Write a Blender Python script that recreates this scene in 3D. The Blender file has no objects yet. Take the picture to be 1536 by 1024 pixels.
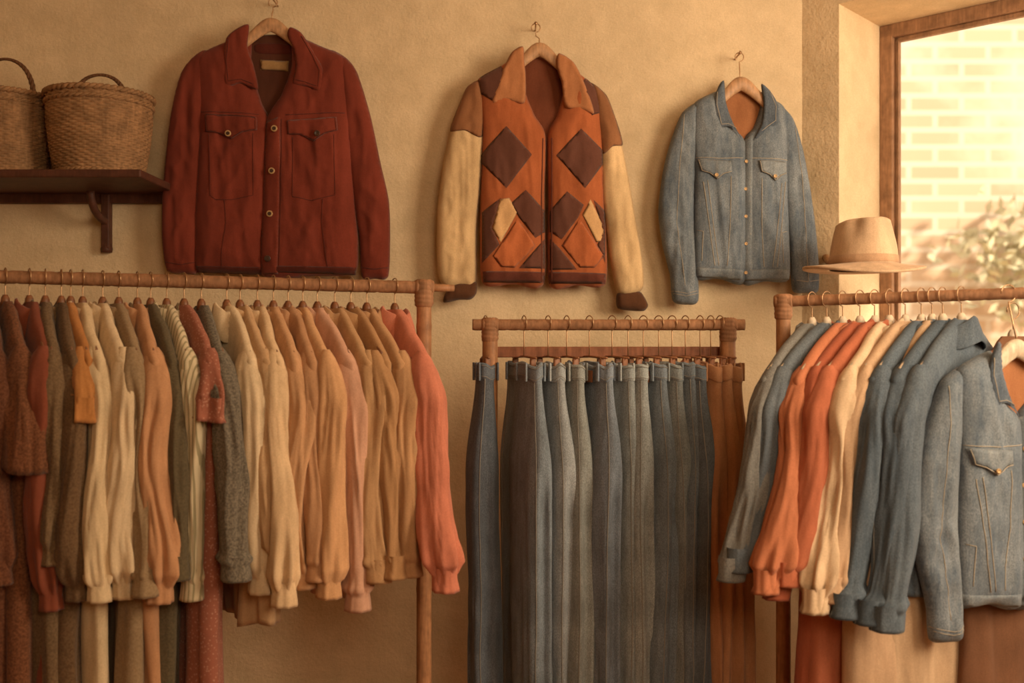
import bpy, bmesh, math, random
import numpy as np
from mathutils import Vector, Matrix
from mathutils.geometry import delaunay_2d_cdt
F=1493.33; CAMY=-3.0; CAMZ=1.5
random.seed(7)
def W(px,py,d): return Vector(((px-768)/F*d, CAMY+d, CAMZ+(512-py)/F*d))
scene=bpy.context.scene
# ------------------------------------------------------------ noise
rng=np.random.RandomState(5)
TAB=rng.rand(256,256)*2-1
def vn(x,y,seed=0):
    x=np.asarray(x,float)+seed*17.31+500; y=np.asarray(y,float)+seed*7.77+500
    x,y=np.broadcast_arrays(x,y)
    ix=np.floor(x).astype(int); iy=np.floor(y).astype(int)
    fx=x-ix; fy=y-iy; fx=fx*fx*(3-2*fx); fy=fy*fy*(3-2*fy)
    g=lambda a,b: TAB[a&255,b&255]
    return (g(ix,iy)*(1-fx)+g(ix+1,iy)*fx)*(1-fy)+(g(ix,iy+1)*(1-fx)+g(ix+1,iy+1)*fx)*fy
def rdg(x,y,seed=0): return .5-np.abs(vn(x,y,seed))*1.6
def sm(a,b,x):
    t=np.clip((np.asarray(x,float)-a)/(b-a),0,1); return t*t*(3-2*t)
# ------------------------------------------------------------ materials
GAIN=(1.0,1.0,1.12); DES=.12; FB=1.
def lin(c):
    c=c/255.; return c/12.92 if c<=.04045 else ((c+.055)/1.055)**2.4
def col(rgb,g=True):
    v=[lin(x)*(GAIN[i] if g else 1) for i,x in enumerate(rgb)]
    if g:
        l=.3*v[0]+.55*v[1]+.15*v[2]; v=[(x*(1-DES)+l*DES)*FB for x in v]
    return tuple(min(.92,x) for x in v)+(1,)
MC={}
def newmat(name):
    m=bpy.data.materials.new(name); m.use_nodes=True
    nt=m.node_tree; nt.nodes.clear()
    o=nt.nodes.new('ShaderNodeOutputMaterial'); p=nt.nodes.new('ShaderNodeBsdfPrincipled')
    nt.links.new(p.outputs[0],o.inputs[0])
    return m,nt,p
def noise(nt,vec,scale,detail=3,rough=.55):
    n=nt.nodes.new('ShaderNodeTexNoise'); n.inputs['Scale'].default_value=scale
    n.inputs['Detail'].default_value=detail; n.inputs['Roughness'].default_value=rough
    nt.links.new(vec,n.inputs['Vector']); return n.outputs['Fac']
def ramp(nt,fac,a,b,ca=(0,0,0,1),cb=(1,1,1,1),interp='LINEAR'):
    r=nt.nodes.new('ShaderNodeValToRGB'); r.color_ramp.interpolation=interp
    e=r.color_ramp.elements; e[0].position=a; e[0].color=ca; e[1].position=b; e[1].color=cb
    nt.links.new(fac,r.inputs[0]); return r.outputs[0]
def mix(nt,fac,a,b,mode='MIX'):
    m=nt.nodes.new('ShaderNodeMix'); m.data_type='RGBA'; m.blend_type=mode
    for s,v in ((0,fac),(6,a),(7,b)):
        if isinstance(v,bpy.types.NodeSocket): nt.links.new(v,m.inputs[s])
        else: m.inputs[s].default_value=v
    return m.outputs[2]
def mapping(nt,scale=(1,1,1)):
    tc=nt.nodes.new('ShaderNodeTexCoord'); mp=nt.nodes.new('ShaderNodeMapping')
    mp.inputs['Scale'].default_value=scale
    nt.links.new(tc.outputs['Object'],mp.inputs['Vector']); return mp.outputs[0]
def bump(nt,p,h,strength,dist):
    b=nt.nodes.new('ShaderNodeBump'); b.inputs['Strength'].default_value=strength; b.inputs['Distance'].default_value=dist
    nt.links.new(h,b.inputs['Height']); nt.links.new(b.outputs[0],p.inputs['Normal'])
def fabric(rgb,kind='plain',rgb2=None,sc=1.):
    key=(rgb,kind,rgb2,sc)
    if key in MC: return MC[key]
    m,nt,p=newmat('fabric_%s_%d_%d_%d'%((kind,)+rgb))
    v=mapping(nt); c=col(rgb); c2=col(rgb2) if rgb2 else tuple(x*.5 for x in c[:3])+(1,)
    big=noise(nt,v,7,4)
    f=ramp(nt,big,.25,.75,(.78,.78,.78,1),(1.12,1.12,1.12,1))
    fine=noise(nt,v,420,2,.7)
    if kind=='tweed':
        msk=ramp(nt,noise(nt,v,200*sc,2,.8),.38,.62); base=mix(nt,msk,c,c2)
    elif kind=='dots':
        vo=nt.nodes.new('ShaderNodeTexVoronoi'); vo.inputs['Scale'].default_value=150*sc
        nt.links.new(v,vo.inputs['Vector'])
        msk=ramp(nt,vo.outputs['Distance'],.18,.34); base=mix(nt,msk,c2,c)
    elif kind=='stripe':
        w=nt.nodes.new('ShaderNodeTexWave'); w.bands_direction='DIAGONAL'; w.inputs['Scale'].default_value=14*sc
        mp=mapping(nt,(1,1,.0)); nt.links.new(mp,w.inputs['Vector'])
        msk=ramp(nt,w.outputs['Fac'],.7,.8); base=mix(nt,msk,c,c2)
    elif kind=='denim':
        v2=mapping(nt,(1,1,.16))
        msk=ramp(nt,noise(nt,v2,55,5,.75),.36,.66)
        c2=col(rgb2) if rgb2 else tuple(min(.9,x*1.75+.02) for x in c[:3])+(1,)
        base=mix(nt,msk,c,c2)
        fade=ramp(nt,noise(nt,v,9,4,.6),.42,.72); base=mix(nt,mix(nt,.4,fade,(0,0,0,1),'MIX'),base,tuple(min(.9,x*1.3) for x in c2[:3])+(1,))
        msk2=ramp(nt,noise(nt,mapping(nt,(1,1,.6)),420,2,.8),.38,.62)
        base=mix(nt,mix(nt,.4,msk2,(0,0,0,1)),base,tuple(x*.5 for x in c[:3])+(1,))
        fine=noise(nt,v2,300,3,.7)
    else:
        msk=ramp(nt,noise(nt,v,300,2,.8),.35,.65,(.90,.89,.88,1),(1.06,1.06,1.06,1)); base=mix(nt,1.,c,msk,'MULTIPLY')
        v3=mapping(nt,(1,1,.22)); st=ramp(nt,noise(nt,v3,30,4,.65),.3,.7,(.80,.77,.74,1),(1.1,1.1,1.1,1)); base=mix(nt,1.,base,st,'MULTIPLY')
    out=mix(nt,1.,base,f,'MULTIPLY')
    nt.links.new(out,p.inputs['Base Color'])
    p.inputs['Roughness'].default_value=.95
    p.inputs['Specular IOR Level'].default_value=.1
    p.inputs['Sheen Weight'].default_value=.1
    bump(nt,p,fine,.5 if kind!='plain' else .35,.0014)
    MC[key]=m; return m
def wood(rgb,name='wood',rough=.55,gloss=.3):
    key=('w',rgb,name)
    if key in MC: return MC[key]
    m,nt,p=newmat(name); c=col(rgb)
    v=mapping(nt,(1,1,1)); n1=noise(nt,v,28,5,.6); n2=noise(nt,mapping(nt,(1,1,.12)),160,3)
    a=ramp(nt,n1,.3,.75,tuple(x*.6 for x in c[:3])+(1,),tuple(min(.9,x*1.15) for x in c[:3])+(1,))
    b=ramp(nt,n2,.35,.7,(.75,.75,.75,1),(1.08,1.08,1.08,1))
    nt.links.new(mix(nt,1.,a,b,'MULTIPLY'),p.inputs['Base Color'])
    p.inputs['Roughness'].default_value=rough; p.inputs['Specular IOR Level'].default_value=gloss
    bump(nt,p,n2,.25,.001); MC[key]=m; return m
def plain(rgb,name,rough=.5,metal=0.):
    m,nt,p=newmat(name); v=mapping(nt); c=col(rgb)
    nt.links.new(ramp(nt,noise(nt,v,40,3),.3,.7,tuple(x*.8 for x in c[:3])+(1,),c),p.inputs['Base Color'])
    p.inputs['Roughness'].default_value=rough; p.inputs['Metallic'].default_value=metal; return m
def plaster(name,rgb):
    m,nt,p=newmat(name); c=col(rgb,False); v=mapping(nt)
    n=noise(nt,v,2.2,6,.62); n2=noise(nt,v,14,5,.6); n3=noise(nt,v,90,4,.6); n4=noise(nt,v,260,3,.8)
    a=ramp(nt,n,.3,.7,tuple(x*.80 for x in c[:3])+(1,),tuple(min(.95,x*1.08) for x in c[:3])+(1,))
    b=ramp(nt,n2,.3,.7,(.89,.88,.85,1),(1.05,1.05,1.05,1))
    g=ramp(nt,n4,.35,.65,(.88,.87,.85,1),(1.06,1.06,1.06,1))
    nt.links.new(mix(nt,1.,mix(nt,1.,a,b,'MULTIPLY'),g,'MULTIPLY'),p.inputs['Base Color'])
    p.inputs['Roughness'].default_value=.95; p.inputs['Specular IOR Level'].default_value=.1
    h=mix(nt,.35,n2,n3); bump(nt,p,h,.55,.012); return m
M_WALL=plaster('plaster',(226,200,164))
M_RACK=wood((182,122,70),'rack_wood'); M_WRAP=wood((170,116,72),'rattan_wrap',.7,.2)
M_RAIL=wood((158,92,54),'rail_wood')
M_DARK=wood((92,50,32),'dark_wood'); M_FRAME=wood((166,118,76),'window_wood')
M_HANG=wood((214,158,102),'hanger_wood',.45,.4); M_HANGP=wood((228,200,158),'pale_hanger_wood',.5,.3)
M_HANGD=wood((150,92,52),'brown_hanger_wood',.45,.4)
M_WIRE=plain((190,145,95),'brass_wire',.35,.8)
M_BTN=plain((205,160,95),'button_brass',.5,.3)
M_BTND=plain((60,35,20),'button_dark',.4)
# ------------------------------------------------------------ builder
class B:
    def __init__(s): s.V=[];s.F=[];s.MI=[];s.S=[];s.m=[]
    def add(s,v,f,mat,smooth=True):
        if mat not in s.m: s.m.append(mat)
        k=s.m.index(mat); o=len(s.V)
        s.V+= [tuple(map(float,p)) for p in v]
        s.F+= [tuple(i+o for i in q) for q in f]; s.MI+=[k]*len(f); s.S+=[smooth]*len(f)
    def build(s,name,loc=(0,0,0),rz=0.,parent=None,world=True,rx=0.,ry=0.):
        me=bpy.data.meshes.new(name)
        L=Vector(loc)
        V=[tuple(Vector(p)-L) for p in s.V] if world else s.V
        me.from_pydata(V,[],s.F)
        for m in s.m: me.materials.append(m)
        me.polygons.foreach_set('material_index',s.MI); me.polygons.foreach_set('use_smooth',s.S)
        me.update()
        o=bpy.data.objects.new(name,me); scene.collection.objects.link(o)
        o.location=L; o.rotation_euler=(rx,ry,rz)
        if parent: o.parent=parent
        return o
def empty(name,loc=(0,0,0)):
    e=bpy.data.objects.new(name,None); scene.collection.objects.link(e); e.location=loc; e.empty_display_size=.1; return e
def rings(b,R,mat,cap0=False,cap1=False,smooth=True):
    R=[np.asarray(r) for r in R]; n=len(R[0]); V=np.concatenate(R); f=[]
    for i in range(len(R)-1):
        for j in range(n):
            k=(j+1)%n; f.append((i*n+j,i*n+k,(i+1)*n+k,(i+1)*n+j))
    if cap0: f.append(tuple(range(n-1,-1,-1)))
    if cap1: f.append(tuple((len(R)-1)*n+j for j in range(n)))
    b.add(V,f,mat,smooth)
def tube(b,path,r,mat,n=10,rf=None,caps=True,flat=1.):
    P=[Vector(p) for p in path]; m=len(P); R=[]
    t=(P[1]-P[0]).normalized(); up=Vector((0,0,1)) if abs(t.z)<.9 else Vector((1,0,0))
    nn=(up-t*up.dot(t)).normalized()
    for i in range(m):
        t=((P[min(i+1,m-1)]-P[max(i-1,0)])).normalized()
        nn=(nn-t*nn.dot(t)).normalized(); bb=t.cross(nn)
        ri=r[i] if isinstance(r,(list,tuple,np.ndarray)) else r
        ring=[]
        for j in range(n):
            a=2*math.pi*j/n; q=ri*(rf(i,a) if rf else 1)
            ring.append(tuple(P[i]+nn*(math.cos(a)*q)+bb*(math.sin(a)*q*flat)))
        R.append(ring)
    rings(b,R,mat,caps,caps)
def box(b,c,s,mat,bev=.004,M=None,smooth=False):
    bm=bmesh.new(); bmesh.ops.create_cube(bm,size=1)
    for v in bm.verts: v.co=Vector((v.co.x*s[0],v.co.y*s[1],v.co.z*s[2]))
    if bev: bmesh.ops.bevel(bm,geom=bm.edges[:],offset=bev,segments=2,affect='EDGES',profile=.5)
    M3=M if M else Matrix.Identity(3)
    V=[tuple(M3@v.co+Vector(c)) for v in bm.verts]
    bm.verts.index_update(); f=[tuple(v.index for v in q.verts) for q in bm.faces]; bm.free()
    b.add(V,f,mat,smooth)
def disc(b,c,r,th,mat,ax='y',n=20):
    R=[]
    for (rr,h) in ((.0005,0),(r*.9,0),(r,th*.3),(r,th*.8),(r*.85,th),(r*.65,th*.75),(.0005,th*.7)):
        R.append([(c[0]+rr*math.cos(2*math.pi*j/n),c[1]-h,c[2]+rr*math.sin(2*math.pi*j/n)) for j in range(n)])
    rings(b,R,mat)
# ------------------------------------------------------------ pillow panels
S=497.8
def catmull(P,step):
    P=np.array(P,float); n=len(P); out=[]
    for i in range(n):
        p0,p1,p2,p3=P[i-1],P[i],P[(i+1)%n],P[(i+2)%n]
        k=max(1,int(round(np.linalg.norm(p2-p1)/step)))
        for j in range(k):
            t=j/k
            c=.5*((2*p1)+(-p0+p2)*t+(2*p0-5*p1+4*p2-p3)*t*t+(-p0+3*p1-3*p2+p3)*t**3)
            l=p1+(p2-p1)*t
            out.append(c*.75+l*.25)
    return np.array(out)
def linres(P,step):
    P=np.array(P,float); n=len(P); out=[]
    for i in range(n):
        p1,p2=P[i],P[(i+1)%n]; k=max(1,int(round(np.linalg.norm(p2-p1)/step)))
        for j in range(k): out.append(p1+(p2-p1)*j/k)
    return np.array(out)
class Pil:
    def __init__(s,poly,T,R,base=0.,wr=None,under=None,curved=True,step=3.2,back=.4):
        s.o=(catmull if curved else linres)(poly,step); s.T=T;s.R=R;s.base=base;s.wr=wr;s.under=under;s.step=step;s.back=back
    def dist(s,P):
        A=s.o; Bp=np.roll(s.o,-1,0); D=Bp-A; L=(D**2).sum(1)+1e-9
        out=np.full(len(P),1e9)
        for i in range(len(A)):
            t=np.clip(((P-A[i])@D[i])/L[i],0,1)
            q=P-(A[i]+t[:,None]*D[i]); out=np.minimum(out,(q**2).sum(1))
        return np.sqrt(out)
    def inside(s,P):
        A=s.o; Bp=np.roll(A,-1,0); c=np.zeros(len(P),bool)
        for (x1,y1),(x2,y2) in zip(A,Bp):
            if y1==y2: continue
            m=((y1>P[:,1])!=(y2>P[:,1]))&(P[:,0]<(x2-x1)*(P[:,1]-y1)/(y2-y1)+x1); c^=m
        return c
    def h(s,P,force=False):
        P=np.asarray(P,float); d=s.dist(P)
        if not force: d=np.where(s.inside(P),d,0)
        k=np.clip(d/s.R,0,1); pr=np.sqrt(1-(1-k)**2)
        b0=s.base+(s.under.h(P) if s.under else 0)
        r=b0+s.T*pr
        if s.wr is not None: r=r+s.wr(P[:,0],P[:,1])*k
        return r
    def mesh(s,b,mat,c,sc=S):
        st=s.step; lo=s.o.min(0);hi=s.o.max(0)
        gx,gy=np.meshgrid(np.arange(lo[0],hi[0],st),np.arange(lo[1],hi[1],st*.87))
        gx=gx+(np.arange(gx.shape[0])%2)[:,None]*st*.5
        P=np.stack([gx.ravel(),gy.ravel()],1)
        P=P[s.inside(P)]
        if len(P): P=P[s.dist(P)>st*.55]
        n=len(s.o); allp=[Vector(p) for p in s.o]+[Vector(p) for p in P]
        r=delaunay_2d_cdt(allp,[(i,(i+1)%n) for i in range(n)],[],1,1e-4)
        Q=np.array([tuple(v) for v in r[0]]); fs=r[2]
        d=s.dist(Q); h=s.h(Q,True); k=np.clip(d/s.R,0,1)
        b0=s.base+(s.under.h(Q) if s.under else np.zeros(len(Q)))
        hb=b0-(s.T*s.back)*np.sqrt(1-(1-k)**2)
        X=(Q[:,0]-c[0])/sc; Z=-(Q[:,1]-c[1])/sc
        Vf=np.stack([X,-h,Z],1); Vb=np.stack([X,-hb,Z],1)
        m=len(Q); bd=d<1e-2
        mp=[i if bd[i] else i+m for i in range(m)]
        f=[]
        for t in fs:
            a,b_,c_=t[:3]
            f.append((a,b_,c_)); g=(mp[c_],mp[b_],mp[a])
            if len(set(g)&{a,b_,c_})<3: f.append(g)
        b.add(np.concatenate([Vf,Vb]),f,mat)
def seam(b,surf,pts,mat,c,r=.0011,off=.0004,sc=S,step=5):
    P=np.array(pts,float); out=[]
    for i in range(len(P)-1):
        k=max(1,int(np.linalg.norm(P[i+1]-P[i])/step))
        for j in range(k): out.append(P[i]+(P[i+1]-P[i])*j/k)
    out.append(P[-1]); out=np.array(out); h=surf.h(out)+off
    tube(b,[((x-c[0])/sc,-hh,-(y-c[1])/sc) for (x,y),hh in zip(out,h)],r,mat,6)
def btn(b,surf,p,r,mat,c,off=.001,th=.003):
    h=surf.h(np.array([p],float))[0]+off
    disc(b,((p[0]-c[0])/S,-h,-(p[1]-c[1])/S),r,th,mat)
def wrk(seed,a=1.):
    return lambda x,y: a*(.0060*vn(x/24,y/110,seed)+.0035*rdg((x+y*.5)/30,(y-x*.5)/110,seed+1)+.0050*rdg((x-y*.1)/13,y/70,seed+2)+.0016*vn(x/8,y/20,seed+3)+.0010*vn(x/5,y/6,seed+4))
def swr(seed,a=1.):
    return lambda x,y: a*(.0050*vn(x/14,y/70,seed)+.0034*rdg((x-y*.7)/28,(y+x)/36,seed+1)+.0032*rdg(x/9,y/45,seed+2)+.0010*vn(x/6,y/10,seed+3))
def wire_hook(b,c,top,base,mat=M_WIRE):
    bx=(base[0]-c[0])/S; bz=-(base[1]-c[1])/S; tx=(top[0]-c[0])/S; tz=-(top[1]-c[1])/S
    r=.013; pts=[(bx,-.01,bz-.01),(bx,-.008,bz+.02),(tx,-.004,tz-2*r-.012)]
    for i in range(15):
        a=-math.pi/2+i/14*math.pi*1.75
        pts.append((tx+r*math.cos(a),-.002,tz-r+r*math.sin(a)))
    tube(b,pts,.0016,mat,8)
    tube(b,[(tx,-.012,tz-.003),(tx,.059,tz-.003)],.0025,mat,8)
    tube(b,[(tx,-.015,tz-.003),(tx,-.012,tz-.003)],.005,mat,10)
def arm_hanger(b,c,L,P,Rr,mat=M_HANG):
    pts=[];rad=[]
    for i in range(37):
        t=i/36*2-1; E=Rr if t>0 else L
        x=P[0]+(E[0]-P[0])*abs(t); y=P[1]+12+(E[1]-P[1]-12)*((t*t+.02)**.5-.14)/.87
        pts.append(((x-c[0])/S,-.022,-(y-c[1])/S)); rad.append(.014+.007*math.exp(-(t/.35)**2))
    tube(b,pts,rad,mat,14,flat=.5)
def hang_wall(b,name,c,gap=.06):
    return b.build(name,loc=(( c[0]-768)/S,-gap,CAMZ+(512-c[1])/S),world=False)
def red_jacket():
    b=B(); c=(418,230); m=fabric((122,46,27),'plain'); md=fabric((84,32,20),'plain'); lining=fabric((84,44,27))
    sl=Pil([(318,84),(295,98),(279,125),(266,180),(258,250),(253,320),(254,370),(261,408),(285,412),(308,407),(311,330),(316,260),(322,190),(330,120)],.030,21,.0,swr(3,1.2)); sl.mesh(b,m,c)
    sr=Pil([(500,84),(524,95),(541,118),(560,180),(575,250),(587,305),(589,360),(586,417),(566,420),(547,417),(543,360),(536,320),(528,260),(520,190),(508,120)],.030,21,.0,swr(8,1.2)); sr.mesh(b,m,c)
    bk=Pil([(372,70),(395,62),(440,62),(462,74),(470,140),(430,215),(395,210),(372,140)],.006,12,.0,None); bk.mesh(b,lining,c)
    bl=Pil([(384,66),(345,74),(310,92),(303,118),(308,170),(308,230),(304,300),(303,360),(306,408),(345,411),(403,414),(411,410),(410,300),(414,196),(400,160),(386,110)],.036,34,.006,wrk(11)); bl.mesh(b,m,c)
    br=Pil([(448,66),(490,80),(522,96),(530,130),(532,200),(536,260),(540,320),(543,370),(537,412),(480,416),(401,414),(403,300),(407,192),(430,150),(444,110)],.038,34,.008,wrk(21)); br.mesh(b,m,c)
    pk=Pil([(409,192),(433,186),(431,300),(428,414),(401,414),(404,300)],.002,2,.001,None,br,False); pk.mesh(b,m,c)
    for s_,x0,x1 in ((bl,306,404),(br,404,540)):
        hb=Pil([(x0,402),(x1,404),(x1-1,415),(x0,411)],.0015,2,.0005,None,s_,False,3); hb.mesh(b,md,c)
    yk=[(bl,[(322,190),(322,182),(398,186),(398,205),(378,209),(361,219),(342,210),(323,208)]),(br,[(442,192),(514,187),(516,206),(497,212),(481,223),(462,213),(443,212)])]
    for s_,p in yk:
        f=Pil(p,.0035,3,.0025,None,s_,False,3); f.mesh(b,m,c)
        q=[(x*.94+sum(a for a,_ in p)/len(p)*.06,y*.94+sum(a for _,a in p)/len(p)*.06) for x,y in p]
        seam(b,f,q[1:]+[q[0]],md,c,.0009)
    for s_,pts in ((bl,[(328,212),(330,300),(338,306)]),(bl,[(392,210),(392,300),(360,306),(338,306)]),(br,[(450,216),(450,302),(478,308)]),(br,[(510,212),(512,300),(478,308)]),(br,[(434,190),(433,300),(430,410)]),(br,[(406,195),(403,300),(401,410)]),(bl,[(315,178),(400,182)]),(br,[(440,184),(525,180)]),(bl,[(345,404),(352,340),(350,306)]),(br,[(500,404),(492,340),(494,306)])):
        seam(b,s_,pts,md,c,.0010)
    for s_,pts in ((sl,[(262,396),(285,400),(308,396)]),(sr,[(548,404),(567,407),(586,404)])): seam(b,s_,pts,md,c,.0012)
    cl=Pil([(386,52),(368,58),(353,72),(349,105),(352,141),(374,138),(399,146),(393,112),(384,84)],.007,4,.036,swr(5,.5),None,True,3); cl.mesh(b,m,c)
    cr=Pil([(446,56),(462,64),(480,92),(494,118),(492,150),(470,143),(450,139),(454,112),(450,86),(442,68)],.007,4,.038,swr(6,.5),None,True,3); cr.mesh(b,m,c)
    seam(b,cl,[(357,74),(354,106),(357,135),(375,132),(393,139)],md,c); seam(b,cr,[(463,70),(478,96),(489,120),(487,143),(470,137),(454,133)],md,c)
    nb=Pil([(392,74),(446,76),(444,92),(393,90)],.004,4,.004,None,None,True,3); nb.mesh(b,md,c)
    lb=Pil([(399,99),(441,101),(440,116),(399,114)],.003,3,.008,None,None,False,3); lb.mesh(b,fabric((165,125,70)),c)
    for p in ((424,204),(420,265),(417,327),(414,392)):
        btn(b,br,p,.0092,M_BTN if p[1]<390 else M_BTND,c,.004,.005); btn(b,br,p,.0056,M_BTND,c,.0085,.0012)
    btn(b,bl,(357,211),.009,M_BTN,c,.007,.005); btn(b,bl,(357,211),.0052,M_BTND,c,.0115,.001)
    btn(b,br,(487,212),.009,M_BTND,c,.007,.004)
    arm_hanger(b,c,(356,96),(416,38),(478,100)); wire_hook(b,c,(417,8),(416,42))
    hang_wall(b,'rust_button_jacket',c)
def patch_jacket():
    b=B(); c=(812,250)
    org=fabric((176,90,38)); drk=fabric((102,60,44)); crm=fabric((220,182,122)); brn=fabric((148,94,52)); clr=fabric((182,114,62)); cuf=fabric((92,56,32)); red=fabric((114,58,32)); tan=fabric((216,166,102)); hem=fabric((104,52,36))
    sl=Pil([(722,130),(704,138),(692,162),(679,200),(667,250),(659,310),(657,370),(660,418),(672,434),(690,432),(714,427),(716,345),(722,280),(727,210),(730,160)],.030,19,.0,swr(31,1.)); sl.mesh(b,crm,c)
    su=Pil([(724,128),(703,137),(691,162),(677,203),(700,205),(724,213),(732,160)],.002,3,.001,None,sl); su.mesh(b,brn,c)
    sr=Pil([(886,134),(905,150),(918,180),(930,225),(941,280),(951,340),(960,395),(961,432),(946,444),(923,441),(912,395),(905,345),(899,290),(896,230),(888,180)],.030,19,.0,swr(36,1.)); sr.mesh(b,crm,c)
    su=Pil([(882,132),(906,149),(919,180),(931,222),(915,228),(899,237),(890,180)],.002,3,.001,None,sr); su.mesh(b,brn,c)
    for p in ([(676,430),(694,424),(715,424),(716,440),(708,450),(690,451),(668,455),(668,446)],[(924,440),(945,437),(958,440),(968,458),(962,467),(944,467),(924,464),(921,452)]):
        Pil(p,.026,12,.0,swr(9,.8),None,True,3).mesh(b,cuf,c)
    Pil([(772,98),(800,92),(838,104),(856,130),(838,190),(822,224),(812,222),(780,170)],.006,12,.0).mesh(b,red,c)
    bl=Pil([(782,92),(752,108),(718,128),(720,160),(724,210),(722,300),(721,350),(725,427),(770,428),(815,427),(816,300),(818,212),(800,178),(786,140)],.036,28,.006,wrk(41,.7)); bl.mesh(b,org,c)
    br=Pil([(840,102),(868,120),(892,142),(900,175),(902,230),(903,300),(906,350),(905,428),(865,430),(822,428),(821,300),(820,212),(834,180),(844,140)],.036,28,.006,wrk(47,.7)); br.mesh(b,org,c)
    def patch(s,p,m): Pil(p,.0006,1.5,.0010,None,s,False,3.5).mesh(b,m,c)
    patch(bl,[(760,200),(797,241),(760,290),(723,252),(722,240)],drk)
    patch(br,[(868,204),(901,234),(902,252),(874,290),(832,242)],drk)
    patch(bl,[(788,292),(816,322),(816,352),(802,362),(778,332),(766,312)],drk)
    patch(br,[(848,294),(872,314),(864,332),(840,364),(823,352),(823,322)],drk)
    patch(bl,[(724,324),(752,304),(739,346),(750,372),(724,398)],drk)
    patch(br,[(886,306),(904,322),(904,398),(892,372),(900,350)],drk)
    patch(bl,[(750,306),(764,304),(776,324),(752,368),(739,350)],tan)
    patch(br,[(870,328),(882,306),(902,346),(901,368),(890,368)],tan)
    patch(bl,[(804,376),(816,362),(816,406),(778,406)],drk)
    patch(br,[(838,378),(823,362),(823,408),(862,408)],drk)
    patch(bl,[(776,334),(802,373),(772,405),(752,404),(740,388),(752,370)],fabric((190,98,42)))
    patch(br,[(866,334),(892,373),(902,388),(888,405),(866,405),(840,373)],fabric((184,94,40)))
    patch(bl,[(725,410),(816,411),(815,427),(726,426)],hem); patch(br,[(822,411),(905,413),(905,428),(822,428)],hem)
    patch(bl,[(752,109),(718,128),(720,150),(742,165),(760,130)],drk); patch(br,[(876,126),(894,144),(899,178),(884,184),(868,140)],drk)
    seam(b,bl,[(813,216),(811,300),(811,425)],hem,c,.0022); seam(b,br,[(826,216),(826,300),(826,425)],hem,c,.0022)
    Pil([(784,84),(768,92),(754,120),(738,166),(760,163),(786,166),(788,130),(786,105)],.008,4,.038,swr(2,.5),None,True,3).mesh(b,clr,c)
    Pil([(836,94),(858,108),(874,140),(887,181),(866,176),(845,172),(840,138),(832,112)],.008,4,.040,swr(4,.5),None,True,3).mesh(b,clr,c)
    arm_hanger(b,c,(762,124),(808,74),(858,130)); wire_hook(b,c,(803,45),(808,78))
    hang_wall(b,'patchwork_jacket',c)
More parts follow.
